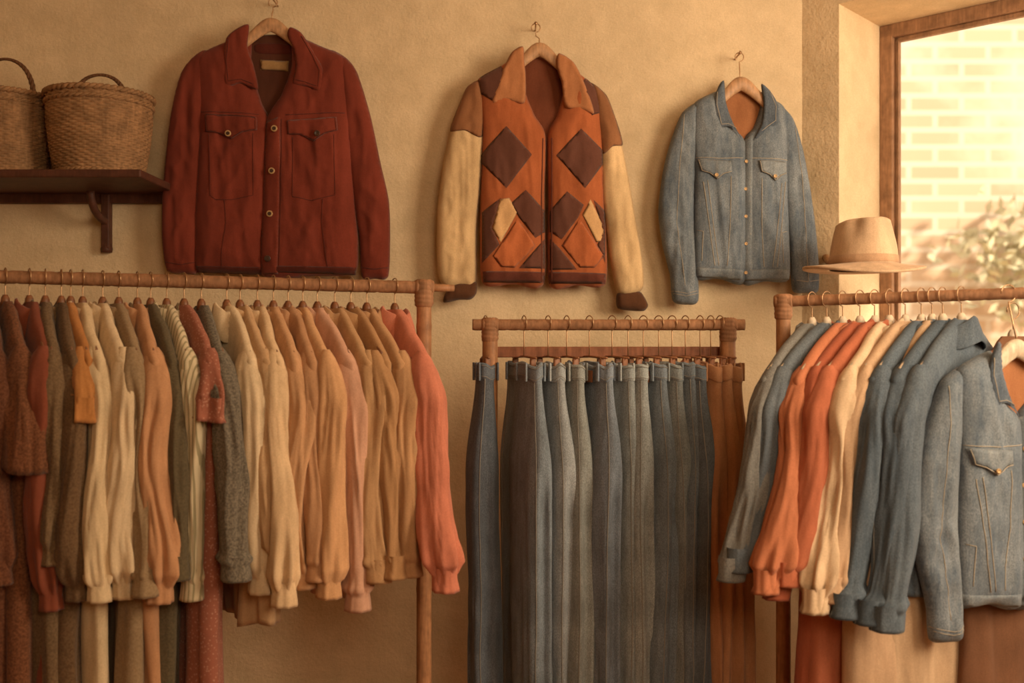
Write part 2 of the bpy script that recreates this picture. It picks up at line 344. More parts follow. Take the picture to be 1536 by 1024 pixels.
def denim_parts(b,c,seed=0):
    dn=fabric((90,104,114),'denim',(134,142,142)); dd=fabric((74,86,96),'denim',(106,115,120)); st=fabric((178,166,140)); lin_=fabric((168,104,56)); dl=fabric((108,120,126),'denim',(144,150,146))
    sl=Pil([(1042,160),(1018,176),(1002,215),(990,260),(983,320),(989,370),(1000,415),(1004,452),(1022,458),(1042,452),(1040,390),(1036,330),(1038,270),(1042,220),(1046,180)],.029,19,.0,swr(51+seed,1.4)); sl.mesh(b,dn,c)
    sr=Pil([(1155,160),(1181,184),(1196,230),(1207,290),(1215,350),(1219,400),(1218,438),(1198,441),(1180,437),(1176,390),(1169,330),(1164,270),(1160,210)],.029,19,.0,swr(56+seed,1.4)); sr.mesh(b,dn,c)
    Pil([(1068,150),(1085,142),(1122,142),(1142,152),(1146,190),(1112,236),(1098,232),(1070,190)],.006,12,.0).mesh(b,lin_,c)
    bl=Pil([(1078,143),(1052,152),(1034,165),(1031,200),(1034,260),(1034,330),(1035,417),(1070,420),(1112,423),(1113,300),(1111,222),(1092,198),(1078,168)],.034,26,.006,wrk(61+seed)); bl.mesh(b,dn,c)
    br=Pil([(1132,146),(1150,156),(1168,170),(1172,210),(1173,300),(1175,360),(1174,421),(1140,424),(1103,423),(1104,300),(1107,220),(1122,198),(1132,168)],.035,26,.007,wrk(66+seed)); br.mesh(b,dn,c)
    pk=Pil([(1103,218),(1118,212),(1117,300),(1117,423),(1102,423),(1102,300)],.0015,2,.001,None,br,False,3); pk.mesh(b,dl,c)
    Pil([(1035,404),(1104,408),(1104,423),(1035,418)],.002,2,.001,None,bl,False,3).mesh(b,dl,c)
    Pil([(1104,408),(1174,407),(1174,422),(1104,424)],.002,2,.001,None,br,False,3).mesh(b,dl,c)
    for s_,p in ((bl,[(1037,246),(1086,250),(1088,266),(1076,269),(1066,277),(1054,268),(1042,264)]),(br,[(1125,249),(1168,251),(1168,268),(1158,272),(1150,280),(1140,271),(1128,266)])):
        f=Pil(p,.0045,2.5,.003,None,s_,False,3); f.mesh(b,dl,c)
        cx=sum(a for a,_ in p)/len(p); cy=sum(a for _,a in p)/len(p)
        seam(b,f,[(x*.92+cx*.08,y*.9+cy*.1) for x,y in p[2:]+p[:1]],st,c,.0009)
        btn(b,s_,(cx,cy+8),.0054,M_BTN,c,.0085,.004)
    for s_,pts in ((bl,[(1036,244),(1070,246),(1104,245)]),(br,[(1106,245),(1140,247),(1170,248)]),
      (bl,[(1046,280),(1054,340),(1062,402)]),(bl,[(1086,272),(1084,340),(1080,402)]),(bl,[(1052,278),(1060,340),(1068,402)]),
      (br,[(1130,276),(1130,340),(1134,404)]),(br,[(1166,280),(1160,340),(1152,404)]),(br,[(1160,282),(1154,340),(1146,404)]),
      (br,[(1105,222),(1104,300),(1104,420)]),(br,[(1116,218),(1115,300),(1115,420)]),
      (bl,[(1038,350),(1046,352),(1044,395)]),(br,[(1168,352),(1160,354),(1162,398)])):
        seam(b,s_,pts,st,c,.0009,.0008)
    for s_,pts in ((sl,[(1002,438),(1022,442),(1042,437)]),(sr,[(1179,422),(1198,425),(1218,422)]),(sl,[(1004,442),(1022,446),(1042,441)]),(sl,[(1020,180),(1012,260),(1008,340),(1020,430)]),(sr,[(1182,200),(1192,280),(1196,360),(1200,425)])):
        seam(b,s_,pts,st,c,.0008)
    for p in ((1109,250),(1108,290),(1108,330),(1108,370),(1108,412)): btn(b,br,p,.0048,M_BTN,c,.0025,.004)
    cl=Pil([(1076,133),(1067,143),(1061,168),(1069,202),(1081,200),(1094,207),(1103,219),(1089,194),(1079,165)],.007,4,.034,swr(5,.4),None,True,3); cl.mesh(b,dd,c)
    cr=Pil([(1130,138),(1143,148),(1155,170),(1153,196),(1141,203),(1130,213),(1119,220),(1131,192),(1133,165)],.007,4,.035,swr(6,.4),None,True,3); cr.mesh(b,dd,c)
    seam(b,cl,[(1066,150),(1065,168),(1072,197),(1082,196),(1094,202)],st,c,.0008); seam(b,cr,[(1143,152),(1151,171),(1150,192),(1140,199),(1130,207)],st,c,.0008)
def denim_jacket():
    b=B(); c=(1103,280); denim_parts(b,c)
    arm_hanger(b,c,(1060,172),(1102,124),(1150,176)); wire_hook(b,c,(1102,88),(1102,128))
    hang_wall(b,'denim_jacket',c)
# ------------------------------------------------------------ rack garments
def hanger(b,hw,mat,rod_h=.062,drop=.098):
    pts=[];rad=[]
    for i in range(31):
        x=-hw+2*hw*i/30; u=abs(x)/hw
        pts.append((x,0,-.008-drop*u**1.15)); rad.append(.011-.005*u+.004*math.exp(-(x/.02)**2))
    tube(b,pts,rad,mat,12,flat=.65)
    tube(b,[(0,0,-.008),(0,0,.012),(0,0,.020)],[.016,.013,.007],mat,12,flat=.7)
    r=.0185; p=[(0,0,.0),(0,0,.02),(0,0,rod_h-r-.004)]
    for i in range(17):
        a=-math.pi/2+i/16*math.pi*1.55; p.append((r*math.cos(a),0,rod_h+r*math.sin(a)))
    tube(b,p,.0014,M_WIRE,7)
def interp(s,tab):
    return np.interp(s,[a for a,_ in tab],[q for _,q in tab])
SD=.125
def shirt(b,mat,seed,hw=.19,L=.62,SL=.53,splay=.05,flare=0.,collar=True,short=False,hang=M_HANGD,wid=1.,thick=.6,A=1.,puff=1.,seams=None):
    n=72; th=np.linspace(0,2*np.pi,n,endpoint=False); c,s_=np.cos(th),np.sin(th); R=[]
    zs=np.concatenate([np.linspace(.004,-SD,12),np.linspace(-SD-.015,-L,42)])
    for z in zs:
        u=np.clip((.004-z)/(SD+.004),0,1); w=.034+(hw-.034)*u**.88; t=(.016+.026*u**.6)*thick
        q=np.clip((-z-SD)/(L-SD),0,1)
        w=w*(1-.06*sm(0,.3,q))+flare*q; t=t+(.016+flare*.35)*sm(0,.5,q)*thick
        x=w*np.sign(c)*np.abs(c)**.75; y=t*np.sign(s_)*np.abs(s_)**.85
        am=(.004+.015*q)*A
        y=y+am*(vn(x*26,z*1.8,seed)+.7*rdg(x*40,z*2.5,seed+1)+.3*vn(x*80,z*6,seed+11))*np.abs(s_)**.5+.006*vn(x*9,z*4,seed+2)
        x=x*(1+.04*q*vn(0,z*5,seed+4))
        zz=z+np.where(q>.9,.010*vn(x*14,s_,seed+5),0)*q
        R.append(np.stack([x,y,np.broadcast_to(zz,x.shape)],1))
    R.append(R[-1]*np.array([.97,.85,1])+np.array([0,0,.004])); R.append(R[-1]*np.array([.97,.85,1])+np.array([0,0,.05]))
    rings(b,R,mat)
    n=56; th=np.linspace(0,2*np.pi,n,endpoint=False); c,s_=np.cos(th),np.sin(th)
    for sg in (1,-1):
        R=[]
        if short: ss=np.linspace(0,.36,18)
        else: ss=np.concatenate([np.linspace(0,.1,7),np.linspace(.125,.86,34),np.linspace(.875,.935,7),np.linspace(.945,1,5)])
        sp=splay*(1 if sg>0 else .6); ph=seed*1.7+sg
        bell=(.85+.4*random.random())*(.35*puff+.65) ; fq=1.6+1.4*random.random(); ck=1+(1-puff)*.22
        for s in ss:
            rx=interp(s,[(0,.008),(.03,.026),(.08,.040),(.16,.043),(.35,.037),(.6,.036),(.8,.040*bell),(.88,.039*bell),(.91,.032*ck),(.935,.026*ck),(.95,.027*ck),(1,.029*ck)])*wid
            ry=interp(s,[(0,.008),(.03,.018),(.08,.028),(.16,.032),(.35,.030),(.6,.032),(.8,.035*bell),(.88,.034*bell),(.91,.029*ck),(.935,.023*ck),(.95,.024*ck),(1,.026*ck)])*wid
            if short and s>.12: rx*=1+1.3*(s-.12); ry*=1+1.3*(s-.12)
            z=-(SD-.030)-s*SL*(1 if sg>0 else .97); x0=hw-.040+.036*sm(0,.22,s)+sp*s*s+.012*vn(s*3,0,seed+6)
            gat=.0 if short else puff*(.13*sm(.72,.9,s)*(1-sm(.93,.945,s))+.04*(s>.945))
            lf=sm(0,.25,s)*(1 if s<.93 else .25)*A
            fold=1+gat*np.cos(8*th+ph+1.5*vn(s*2,0,seed+7))+.26*lf*vn(1.7*c+3,1.7*s_+s*2.4,seed+8+sg)+.28*lf*(.5+.5*vn(s*4,3,seed+12))*rdg(fq*c+s*1.9,fq*s_-s*2.1,seed+20+sg)+.10*lf*rdg(4*c,4*s_+s*5,seed+9)
            x=sg*x0+rx*c*fold; y=ry*s_*fold+.014*vn(s*2.5,1,seed+10+sg)
            zz=z-.016*c*sg*sm(0,.1,s)*(1-s)
            R.append(np.stack([x,y,np.broadcast_to(zz,x.shape)],1))
        if seams is not None and sg>0:
            for j in (n-4,n//2+9): tube(b,[tuple(r[j]) for r in R[4:]],.0013,seams,6)
        R.append((R[-1]-R[-1].mean(0))*np.array([.86,.8,1])+R[-1].mean(0)+np.array([0,0,.003])); R.append(R[-1]+np.array([0,0,.05]))
        rings(b,R,mat)
    if collar:
        n=40; th=np.linspace(0,2*np.pi,n,endpoint=False); c,s_=np.cos(th),np.sin(th); R=[]
        for rx,ry,z in ((.034,.020,-.03),(.036,.022,.000),(.040,.026,.010),(.046,.031,.008),(.058,.040,-.024),(.066,.044,-.046),(.064,.042,-.048),(.054,.036,-.026)):
            R.append(np.stack([rx*c*(1+.05*vn(c*3,s_*3,seed)),ry*s_*thick/.62,z-.016*(s_<-.3)*(rx>.055)+.004*vn(c*3,s_*3,seed+3)-.02*np.abs(c)],1))
        rings(b,R,mat)
    hanger(b,hw-.028,hang)
def trousers(b,mat,seed,w0=.088,L=1.02,patch=False,band=None,seams=None):
    band=band or mat
    n=72; th=np.linspace(0,2*np.pi,n,endpoint=False); c,s_=np.cos(th),np.sin(th)
    def sec(z,w,t,A=0.,g=0.,sh=0.):
        notch=1-g*np.exp(-(s_/.22)**2)
        x=w*np.sign(c)*np.abs(c)**.8*notch; y=t*np.sign(s_)*np.abs(s_)**.8
        y=y+A*(vn(x*22,z*1.4,seed)+.5*rdg(x*45,z*2.4,seed+1)+.25*rdg(x*70,z*9,seed+2))*np.abs(s_)**.5+.012*vn(1,z*1.8,seed+3)*sm(0,.3,-z)
        return np.stack([x+sh+.008*vn(2,z*2,seed+5)*sm(0,.3,-z),y,np.full(n,z)+.008*vn(c*2,s_*2,seed+6)],1)
    rings(b,[sec(-.03,w0*.92,.012,.0),sec(-.002,w0*.925,.016,.002),sec(0.001,w0*.96,.020,.003),sec(-.004,w0*1.01,.0225,.003),sec(-.034,w0*1.02,.0235,.003),sec(-.0385,w0*1.015,.022,.003),sec(-.040,w0*.98,.019,.003)],band)
    R=[]
    for z in np.linspace(-.034,-L,54):
        q=(-z-.034)/(L-.034); w=w0*(1+.34*sm(0,.25,q)-.12*sm(.3,1,q)); t=.0195+.0185*sm(0,.25,q)+.004*q
        R.append(sec(z,w,t,.002+.010*q,.16*sm(.18,.35,q),.01*sm(0,.3,q)))
    if seams is not None:
        for j in (n-5,n//2+12): tube(b,[tuple(r[j]) for r in R],.0013,seams,6)
        for k in (0,1):
            rr=sec((-.006,-.033)[k],w0*1.02,.0238,.003); tube(b,[tuple(rr[j%n]) for j in range(n+1)],.0009,seams,6,caps=False)
    R.append(R[-1]*np.array([1,.8,1])+np.array([0,0,.02])); rings(b,R,mat)
    for x in (-.6*w0,.1*w0,.75*w0):
        for sy in (-1,1): box(b,(x,sy*.0245,-.019),(.010,.005,.046),band,.0015)
    if patch: box(b,(.035,-.0275,-.03),(.04,.004,.03),fabric((140,84,46)),.001)
    tube(b,[(-w0*.8,0,.016),(0,0,.019),(w0*.8,0,.016)],.003,M_HANGD,8)
    for x in (-w0*.6,w0*.6): box(b,(x,0,.004),(.010,.016,.022),M_HANGD,.003)
    r=.0185; rod_h=.105; p=[(0,0,.02),(0,0,.05),(0,0,rod_h-r-.004)]
    for i in range(17):
        a=-math.pi/2+i/16*math.pi*1.55; p.append((r*math.cos(a),0,rod_h+r*math.sin(a)))
    tube(b,p,.0015,M_WIRE,7)
# ------------------------------------------------------------ racks
def rod(b,p0,p1,r,mat,wrap=.0015,pitch=.03,seed=0,n=20):
    p0=Vector(p0);p1=Vector(p1); L=(p1-p0).length; m=int(L/.006)+2
    pts=[p0+(p1-p0)*i/(m-1) for i in range(m)]
    def rf(i,a):
        s=i/(m-1)*L
        ph=(s/pitch*2*math.pi+a)%(2*math.pi)
        g=-1.*math.exp(-((ph-math.pi)/.35)**2)
        return 1+wrap/r*g+.03*float(vn(s*12,a*0,seed))
    tube(b,pts,r,mat,n,rf)
def post(b,x,y,z0,z1,r,mat,seed=0):
    m=int((z1-z0)/.012)+2
    zs=[z0+(z1-z0)*i/(m-1) for i in range(m)]
    def rf(i,a):
        z=zs[i]; k=.06*math.exp(-(((z*3.1+seed*.37)%1-.5)/.02)**2)
        return 1+k+.03*float(vn(z*5,0,seed))
    tube(b,[(x,y,z) for z in zs],r,mat,20,rf)
def joint(b,c,ax,mat,r=.0235,h=.06):
    c=Vector(c); ax=Vector(ax).normalized()
    m=26
    def mk(c0,d,L,rr,sd):
        pts=[c0-d*L/2+d*L*i/(m-1) for i in range(m)]
        rad=[rr*(1-.25*abs(2*i/(m-1)-1)**6) for i in range(m)]
        tube(b,pts,rad,mat,20,lambda i,a:1+.03*math.cos(i/(m-1)*2*math.pi*6+a)+.03*float(vn(i*.4,a*0,sd)))
    mk(c+Vector((0,0,-h*.25)),Vector((0,0,1)),h*1.15,r,1); mk(c,ax,h*.8,r*.86,2)
def feet(b,x,y,ax,mat):
    ax=Vector(ax); pv=Vector((-ax.y,ax.x,0)).normalized()
    c=Vector((x,y,.03)); tube(b,[c-pv*.16,c-pv*.08,c,c+pv*.16],.018,mat,14)
    for k in (-.16,.16):
        q=c+pv*k; tube(b,[(q.x,q.y,0),(q.x,q.y,.03)],.02,mat,12)
Lr0=W(-160,411,2.22); Lr1=W(636,431,2.45); dL=(Lr1-Lr0).normalized(); Le=Lr1+dL*.075
b=B(); rod(b,Lr0-dL*.05,Lr1,.0155,M_WRAP,.002,.034,1); tube(b,[Lr1,Lr1+dL*.04,Le],[.0105,.0095,.008],M_RACK,14)
joint(b,Lr1,dL,M_WRAP); joint(b,Lr0,dL,M_WRAP)
post(b,Lr1.x,Lr1.y,.03,Lr1.z,.0185,M_RACK,2); post(b,Lr0.x,Lr0.y,.03,Lr0.z,.0185,M_RACK,5)
lo0=Vector((Lr0.x,Lr0.y,.22)); lo1=Vector((Lr1.x,Lr1.y,.22)); rod(b,lo0,lo1,.013,M_RACK,.001)
feet(b,Lr0.x,Lr0.y,dL,M_RACK); feet(b,Lr1.x,Lr1.y,dL,M_RACK)
b.build('clothing_rack',loc=(Lr1.x,Lr1.y,0))
def on_rod(p0,p1,px):
    k=(px-768)/F; d=p1-p0
    t=(k*(p0.y-CAMY)-p0.x)/(d.x-k*d.y); return p0+d*t
C0=W(735,487,2.55); C1=W(1092,487,2.55); dC=Vector((1,0,0))
b=B(); rod(b,C0-dC*.045,C1+dC*.042,.0145,M_WRAP,.0018,.03,3)
joint(b,C0,dC,M_WRAP,.022,.055); joint(b,C1,dC,M_WRAP,.022,.055)
for q,sd in ((C0,3),(C1,8)): post(b,q.x,q.y,.03,q.z,.0195,M_RACK,sd); feet(b,q.x,q.y,dC,M_RACK)
box(b,((C0.x+C1.x)/2,C0.y+.03,C0.z-.07),(C1.x-C0.x,.018,.028),M_RAIL,.003)
rod(b,(C0.x,C0.y,.2),(C1.x,C1.y,.2),.012,M_RACK,.001)
b.build('clothing_rack',loc=(C0.x,C0.y,0))
R0=W(1175,452,2.42); R1=W(1750,432,2.12); dR=(R1-R0).normalized()
b=B(); rod(b,R0,R1+dR*.05,.0135,M_WRAP,.002,.034,4); joint(b,R0,dR,M_WRAP,.0215,.055); joint(b,R1,dR,M_WRAP)
for q,sd in ((R0,4),(R1,9)): post(b,q.x,q.y,.03,q.z,.0175,M_RACK,sd); feet(b,q.x,q.y,dR,M_RACK)
rod(b,(R0.x,R0.y,.2),(R1.x,R1.y,.2),.012,M_RACK,.001)
b.build('clothing_rack',loc=(R0.x,R0.y,0))
# ------------------------------------------------------------ left row
rowL=empty('row_of_hanging_shirts',(Lr0.x,Lr0.y,Lr0.z))
fb=fabric
LG=[
(-50,'shirt',fb((120,66,36),'tweed',(70,38,22)),dict(L=1.15,short=True,flare=.03,collar=False)),
(-22,'dress',fb((112,66,38),'tweed',(80,42,24)),dict(L=1.2,SL=.5,flare=.04,collar=False)),
(8,'dress',fb((128,76,42),'tweed',(92,54,30)),dict(L=1.2,short=True,SL=.72,flare=.05,wid=1.3,collar=False)),
(44,'blouse',fb((132,64,38)),dict(SL=.56,L=1.0)),
(68,'cardigan',fb((122,96,62),'tweed',(98,74,46)),dict(SL=.46,L=1.15,flare=.02)),
(92,'blouse',fb((112,84,52),'tweed',(90,66,40)),dict(SL=.54,L=1.15,flare=.02,collar=False)),
(106,'top',fb((186,120,50)),dict(short=True,SL=.42,L=.5,collar=False,wid=.9)),
(124,'shirt',fb((216,188,138)),dict(SL=.54,L=1.1)),
(154,'shirt',fb((220,192,144)),dict(SL=.54,L=.57)),
(178,'blouse',fb((154,126,86),'tweed',(138,110,72)),dict(SL=.53,L=1.15,flare=.02,puff=.4)),
(206,'blouse',fb((194,138,88)),dict(SL=.55,L=1.15,wid=1.15)),
(226,'cardigan',fb((98,84,56),'tweed',(82,70,46)),dict(SL=.50,L=1.15,collar=False,wid=.85,puff=.3)),
(250,'shirt',fb((208,188,142),'stripe',(150,136,94),3.2),dict(SL=.55,L=.57,wid=.9,puff=.4)),
(276,'dress',fb((156,88,62),'dots',(186,128,98)),dict(short=True,SL=.42,L=1.2,wid=1.05,flare=.03,collar=False)),
(302,'cardigan',fb((84,76,62),'tweed',(124,112,90),1.),dict(SL=.50,L=.54,wid=1.1,collar=False,puff=.4)),
(340,'shirt',fb((224,196,148)),dict(SL=.54,L=.56,wid=1.12)),
(360,'shirt',fb((200,158,106)),dict(SL=.49,L=.72)),
(386,'blouse',fb((220,184,132)),dict(SL=.56,L=.56,wid=1.15)),
(410,'blouse',fb((200,148,96)),dict(SL=.53,L=.56,puff=.6)),
(432,'shirt',fb((186,134,86)),dict(SL=.51,L=.58,puff=.3)),
(454,'shirt',fb((210,156,100)),dict(SL=.55,L=.6,puff=.7)),
(476,'blouse',fb((208,154,118)),dict(SL=.585,L=.66,puff=.5)),
(502,'shirt',fb((188,142,90)),dict(SL=.52,L=.64,puff=.3)),
(526,'shirt',fb((178,130,78)),dict(SL=.51,L=.58,puff=.5)),
(550,'shirt',fb((190,140,88)),dict(SL=.51,L=.58,puff=.3)),
]
for i,(h,nm,mt,kw) in enumerate(LG):
    b=B(); kw=dict(kw); kw.setdefault('splay',.01+.04*random.random())
    shirt(b,mt,i*3+1,hw=.185+.012*random.random(),**kw)
    p=on_rod(Lr0,Lr1,h); ph=math.radians(33+random.uniform(-4,4))
    b.build(nm,loc=p-rowL.location-Vector((0,0,.060)),rz=ph-math.pi/2,parent=rowL,world=False)
b=B(); shirt(b,fb((208,118,84)),91,hw=.195,L=.56,SL=.53,splay=.08,wid=1.12,thick=.7)
p=on_rod(Lr0,Lr1,592); b.build('coral_blouse',loc=p-Vector((0,0,.060)),rz=math.radians(31)-math.pi/2,world=False)
# ------------------------------------------------------------ trousers
rowC=empty('row_of_hanging_trousers',tuple(C0))
TG=[(728,(84,92,98),.035),(786,(106,116,120),.108),(822,(132,138,136),.085),(850,(124,128,120),.085),(884,(104,114,120),.1),(918,(122,128,124),.085),(942,(132,138,132),.085),(965,(98,108,112),.085),(988,(108,114,110),.085),(1008,(92,101,104),.085),(1028,(82,90,94),.085),(1050,(176,120,74),.088),(1066,(184,130,84),.088),(1080,(166,114,70),.088)]
SJ=fb((134,132,120))
for i,(h,cc,w0) in enumerate(TG):
    b=B(); kd='denim' if i<11 else 'plain'
    lt=tuple(min(255,int(v*1.25)) for v in cc)
    mt=fb(cc,'denim',lt) if kd=='denim' else fb(cc)
    trousers(b,mt,i*5+200,w0=w0,patch=(i in (4,7)),band=fb(tuple(int(v*1.12) for v in cc),'denim',tuple(min(255,int(v*1.35)) for v in cc)) if kd=='denim' else None,seams=SJ if kd=='denim' else None)
    p=Vector(((h-768)/F*2.55,C0.y,C0.z)); ph=math.radians(26+random.uniform(-7,7))
    b.build('jeans' if kd=='denim' else 'chinos',loc=p-C0-Vector((0,0,.100)),rz=ph-math.pi/2,parent=rowC,world=False)
# ------------------------------------------------------------ right row
rowR=empty('row_of_hanging_jackets',tuple(R0))
SD2=fb((126,128,120))
RG=[(1218,'shirt',fb((112,110,102),'denim',(130,128,118)),dict(SL=.47,L=.54,puff=.3)),
(1240,'shirt',fb((86,95,100),'denim',(106,114,116)),dict(SL=.45,L=.54,puff=.3)),
(1264,'blouse',fb((198,114,68)),dict(SL=.485,L=.56,wid=1.12)),
(1290,'dress',fb((172,84,48)),dict(SL=.50,L=1.15,flare=.05,puff=.6)),
(1312,'dress',fb((186,98,58)),dict(SL=.47,L=1.15,flare=.06,puff=.6)),
(1334,'shirt',fb((222,188,142)),dict(SL=.52,L=.56,wid=1.15)),
(1358,'dress',fb((202,162,118)),dict(SL=.50,L=1.2,flare=.08,puff=.5)),
(1382,'denim_jacket',fb((76,90,99),'denim',(98,109,115)),dict(SL=.53,L=.59,wid=1.1,A=.8,puff=.05,seams=SD2)),
(1398,'dress',fb((200,164,120)),dict(SL=.4,L=1.2,flare=.08,short=True,hw=.16,collar=False)),
(1414,'denim_jacket',fb((70,83,92),'denim',(90,101,107)),dict(SL=.54,L=.60,wid=1.1,A=.8,puff=.0,seams=SD2)),
(1442,'denim_jacket',fb((80,93,102),'denim',(102,113,118)),dict(SL=.55,L=.60,wid=1.1,A=.8,puff=.0,seams=SD2)),
]
for i,(h,nm,mt,kw) in enumerate(RG):
    b=B(); kw=dict(kw); kw.setdefault('splay',.10+.03*random.random()); kw.setdefault('hw',.20+.01*random.random())
    shirt(b,mt,i*3+301,thick=.68,hang=M_HANGP,**kw)
    p=on_rod(R0,R1,h); ph=math.radians(-51+random.uniform(-3,3))
    b.build(nm,loc=p-R0-Vector((0,0,.060)),rz=ph-math.pi/2,parent=rowR,world=False)
b=B(); shirt(b,fb((124,82,52)),1500,hw=.13,L=1.2,SL=.2,short=True,thick=.5,flare=.05,hang=M_HANGP,collar=False,wid=.6)
p=on_rod(R0,R1,1540); b.build('dress',loc=p-R0-Vector((0.0,-.06,.10)),rz=math.radians(20),parent=rowR,world=False)
b=B(); c=(1103,134); denim_parts(b,c,30)
arm_hanger(b,c,(1056,180),(1102,128),(1154,180),M_HANGP)
tube(b,[(0,-.022,0),(0,-.01,.05)]+[(.019*math.cos(-math.pi/2+a*math.pi*1.5/14),0,.110+.019*math.sin(-math.pi/2+a*math.pi*1.5/14)) for a in range(15)],.0016,M_WIRE,8)
b.V=[(x*1.09,y*1.1,z*1.0) for x,y,z in b.V]
p=on_rod(R0,R1,1506)
b.build('denim_jacket',loc=p-Vector((0,.02,.110)),rz=math.radians(18),world=False)
red_jacket(); patch_jacket(); denim_jacket()
# ------------------------------------------------------------ shelf and baskets
zs=1.964
b=B(); x1=-1.0; x0=-2.25
box(b,((x0+x1)/2,-.160,zs-.011),(x1-x0,.318,.022),M_DARK,.004)
box(b,((x0+x1)/2,-.012,zs-.036),(x1-x0,.022,.03),M_DARK,.003)
for bx in (-1.215,-2.0):
    box(b,(bx,-.015,zs-.105),(.026,.028,.165),M_DARK,.004)
    tube(b,[(bx,-.02-.11*math.sin(t*math.pi/2),zs-.105+.075*(1-math.cos(t*math.pi/2))) for t in [i/14 for i in range(15)]],.011,M_DARK,12)
    tube(b,[(bx,-.016,zs-.198),(bx,-.016,zs-.186),(bx,-.016,zs-.172)],[.017,.019,.014],M_DARK,4)
b.build('wooden_wall_shelf',loc=(x1,0,zs))
M_WICK=wood((166,120,72),'wicker',.7,.2); M_WICKD=wood((118,76,42),'wicker_dark',.7,.2)
def basket(cx,cy,z,r0,r1,h,hand,peak,seed):
    b=B(); n=216; th=np.linspace(0,2*np.pi,n,endpoint=False); R=[]
    rows=34
    for k in range(rows*5+1):
        row=k/5.; v=row/rows; r=r0+(r1-r0)*v**.8+.006*math.sin(v*3.14)
        ri=int(row); f=row-ri
        prof=math.sin(f*math.pi)**.6 if 0<f<1 else 0
        dv=.0022*np.cos(th*27+(ri%2)*np.pi)*prof+.0018*prof
        rr=r+dv+.0015*vn(np.cos(th)*2,np.sin(th)*2+v*2,seed)
        R.append(np.stack([cx+rr*np.cos(th),cy+rr*np.sin(th),np.full(n,z+.002+v*h)],1))
    rings(b,R,M_WICK,cap0=True)
    for zz,rr,ra in ((z+h,r1+.003,.008),(z+h-.024,r1+.002,.006),(z+.008,r0+.002,.006)):
        m=160
        for ph in (0,math.pi):
            tube(b,[(cx+(rr+ra*.45*math.cos(i/m*2*math.pi*26+ph))*math.cos(2*math.pi*i/m),cy+(rr+ra*.45*math.cos(i/m*2*math.pi*26+ph))*math.sin(2*math.pi*i/m),zz+ra*.45*math.sin(i/m*2*math.pi*26+ph)) for i in range(m+1)],ra*.72,M_WICK,7,caps=False)
    R=[]
    for i in range(14):
        v=i/13; r=max(.002,(r1-.004)*(1-v)); R.append(np.stack([cx+r*np.cos(th),cy+r*np.sin(th),np.full(n,z+h+.004+.022*(1-(1-v)**2)+.0015*math.sin(i*3.1))],1))
    rings(b,R,M_WICK)
    m=60
    for ph in (0,2.1,4.2):
        pts=[]
        for i in range(m+1):
            a=math.pi*i/m; w=.004
            pts.append((cx+(hand+w*math.cos(i*.8+ph))*math.cos(a),cy+w*math.sin(i*.8+ph),z+h-.01+(peak+.01)*math.sin(a)**.8+w*math.sin(i*.8+ph)*.3))
        tube(b,pts,.0042,M_WICKD,8)
    return b.build('wicker_basket',loc=(cx,cy,z))
basket(-1.172,-.168,zs,.114,.140,.228,.070,.066,1)
basket(-1.444,-.165,zs,.108,.118,.228,.082,.112,2)
# ------------------------------------------------------------ fedora
def fedora():
    b=B(); mt=fb((218,180,134)); n=96; th=np.linspace(0,2*np.pi,n,endpoint=False); c,s_=np.cos(th),np.sin(th)
    o=W(1295,402,2.7); R=[]
    def ring(rx,ry,z,dz=0): return np.stack([o.x+rx*c,o.y+ry*s_,np.broadcast_to(o.z+z+dz,c.shape)],1)
    def bz(k): return k*(.006*np.abs(c)**2.2-.014*np.clip(-s_,0,1)**2+.002*np.clip(s_,0,1)**2)
    R.append(ring(.088,.100,-.004,bz(.0)))
    for k in np.linspace(0,1,10): R.append(ring(.088+.070*k,.10+.050*k,-.005+0*k,bz(k)-.004*k))
    R.append(ring(.160,.152,-.002,bz(1)-.003)); R.append(ring(.159,.151,.002,bz(1)-.003))
    for k in np.linspace(1,0,8): R.append(ring(.090+.068*k,.102+.048*k,.003+.006*(1-k),bz(k)-.004*k))
    def shp(k):
        front=np.clip(-s_,0,1); side=np.exp(-((np.abs(c)-.7)/.28)**2)
        return front,1-.22*sm(.35,1,k)*front*side
    for k in np.linspace(0,1,24):
        rx=.0885-.018*k**1.6; ry=.100-.016*k**1.5
        front,pin=shp(k)
        R.append(np.stack([o.x+rx*c*pin,o.y+ry*s_*pin,o.z+.008+.112*k+.008*k*front+.004*k*c],1))
    for k in np.linspace(0,1,18)[1:]:
        f=(1-k); rx=.0705*f+.0005; ry=.084*f+.0005
        edge=math.sin(min(1,k*4)*math.pi/2)*.009
        front,pin=shp(1)
        x=rx*c*pin; y=ry*s_*pin
        dent=-.040*np.exp(-(x/.020)**2)*sm(0,.4,k)
        R.append(np.stack([o.x+x,o.y+y,o.z+.12+edge+.008*f*front+.004*c*f+dent],1))
    rings(b,R,mt)
    R=[]
    for z,g in ((.008,.0005),(.009,.002),(.028,.0015),(.029,.0)):
        k=z/.112; R.append(np.stack([o.x+(.0885-.018*k**1.6+g)*c,o.y+(.1-.016*k**1.5+g)*s_,np.full(n,o.z+z+.003)],1))
    rings(b,R,fb((196,154,110)))
    tube(b,[(.928,-.054,o.z+.05),(.93,-.12,o.z+.012),(.945,-.15,o.z+.004),(o.x,-.225,o.z+.03),(o.x,o.y,o.z+.085)],[.011,.008,.006,.007,.012],M_HANG,10)
    b.build('fedora_hat',loc=tuple(o))
fedora()
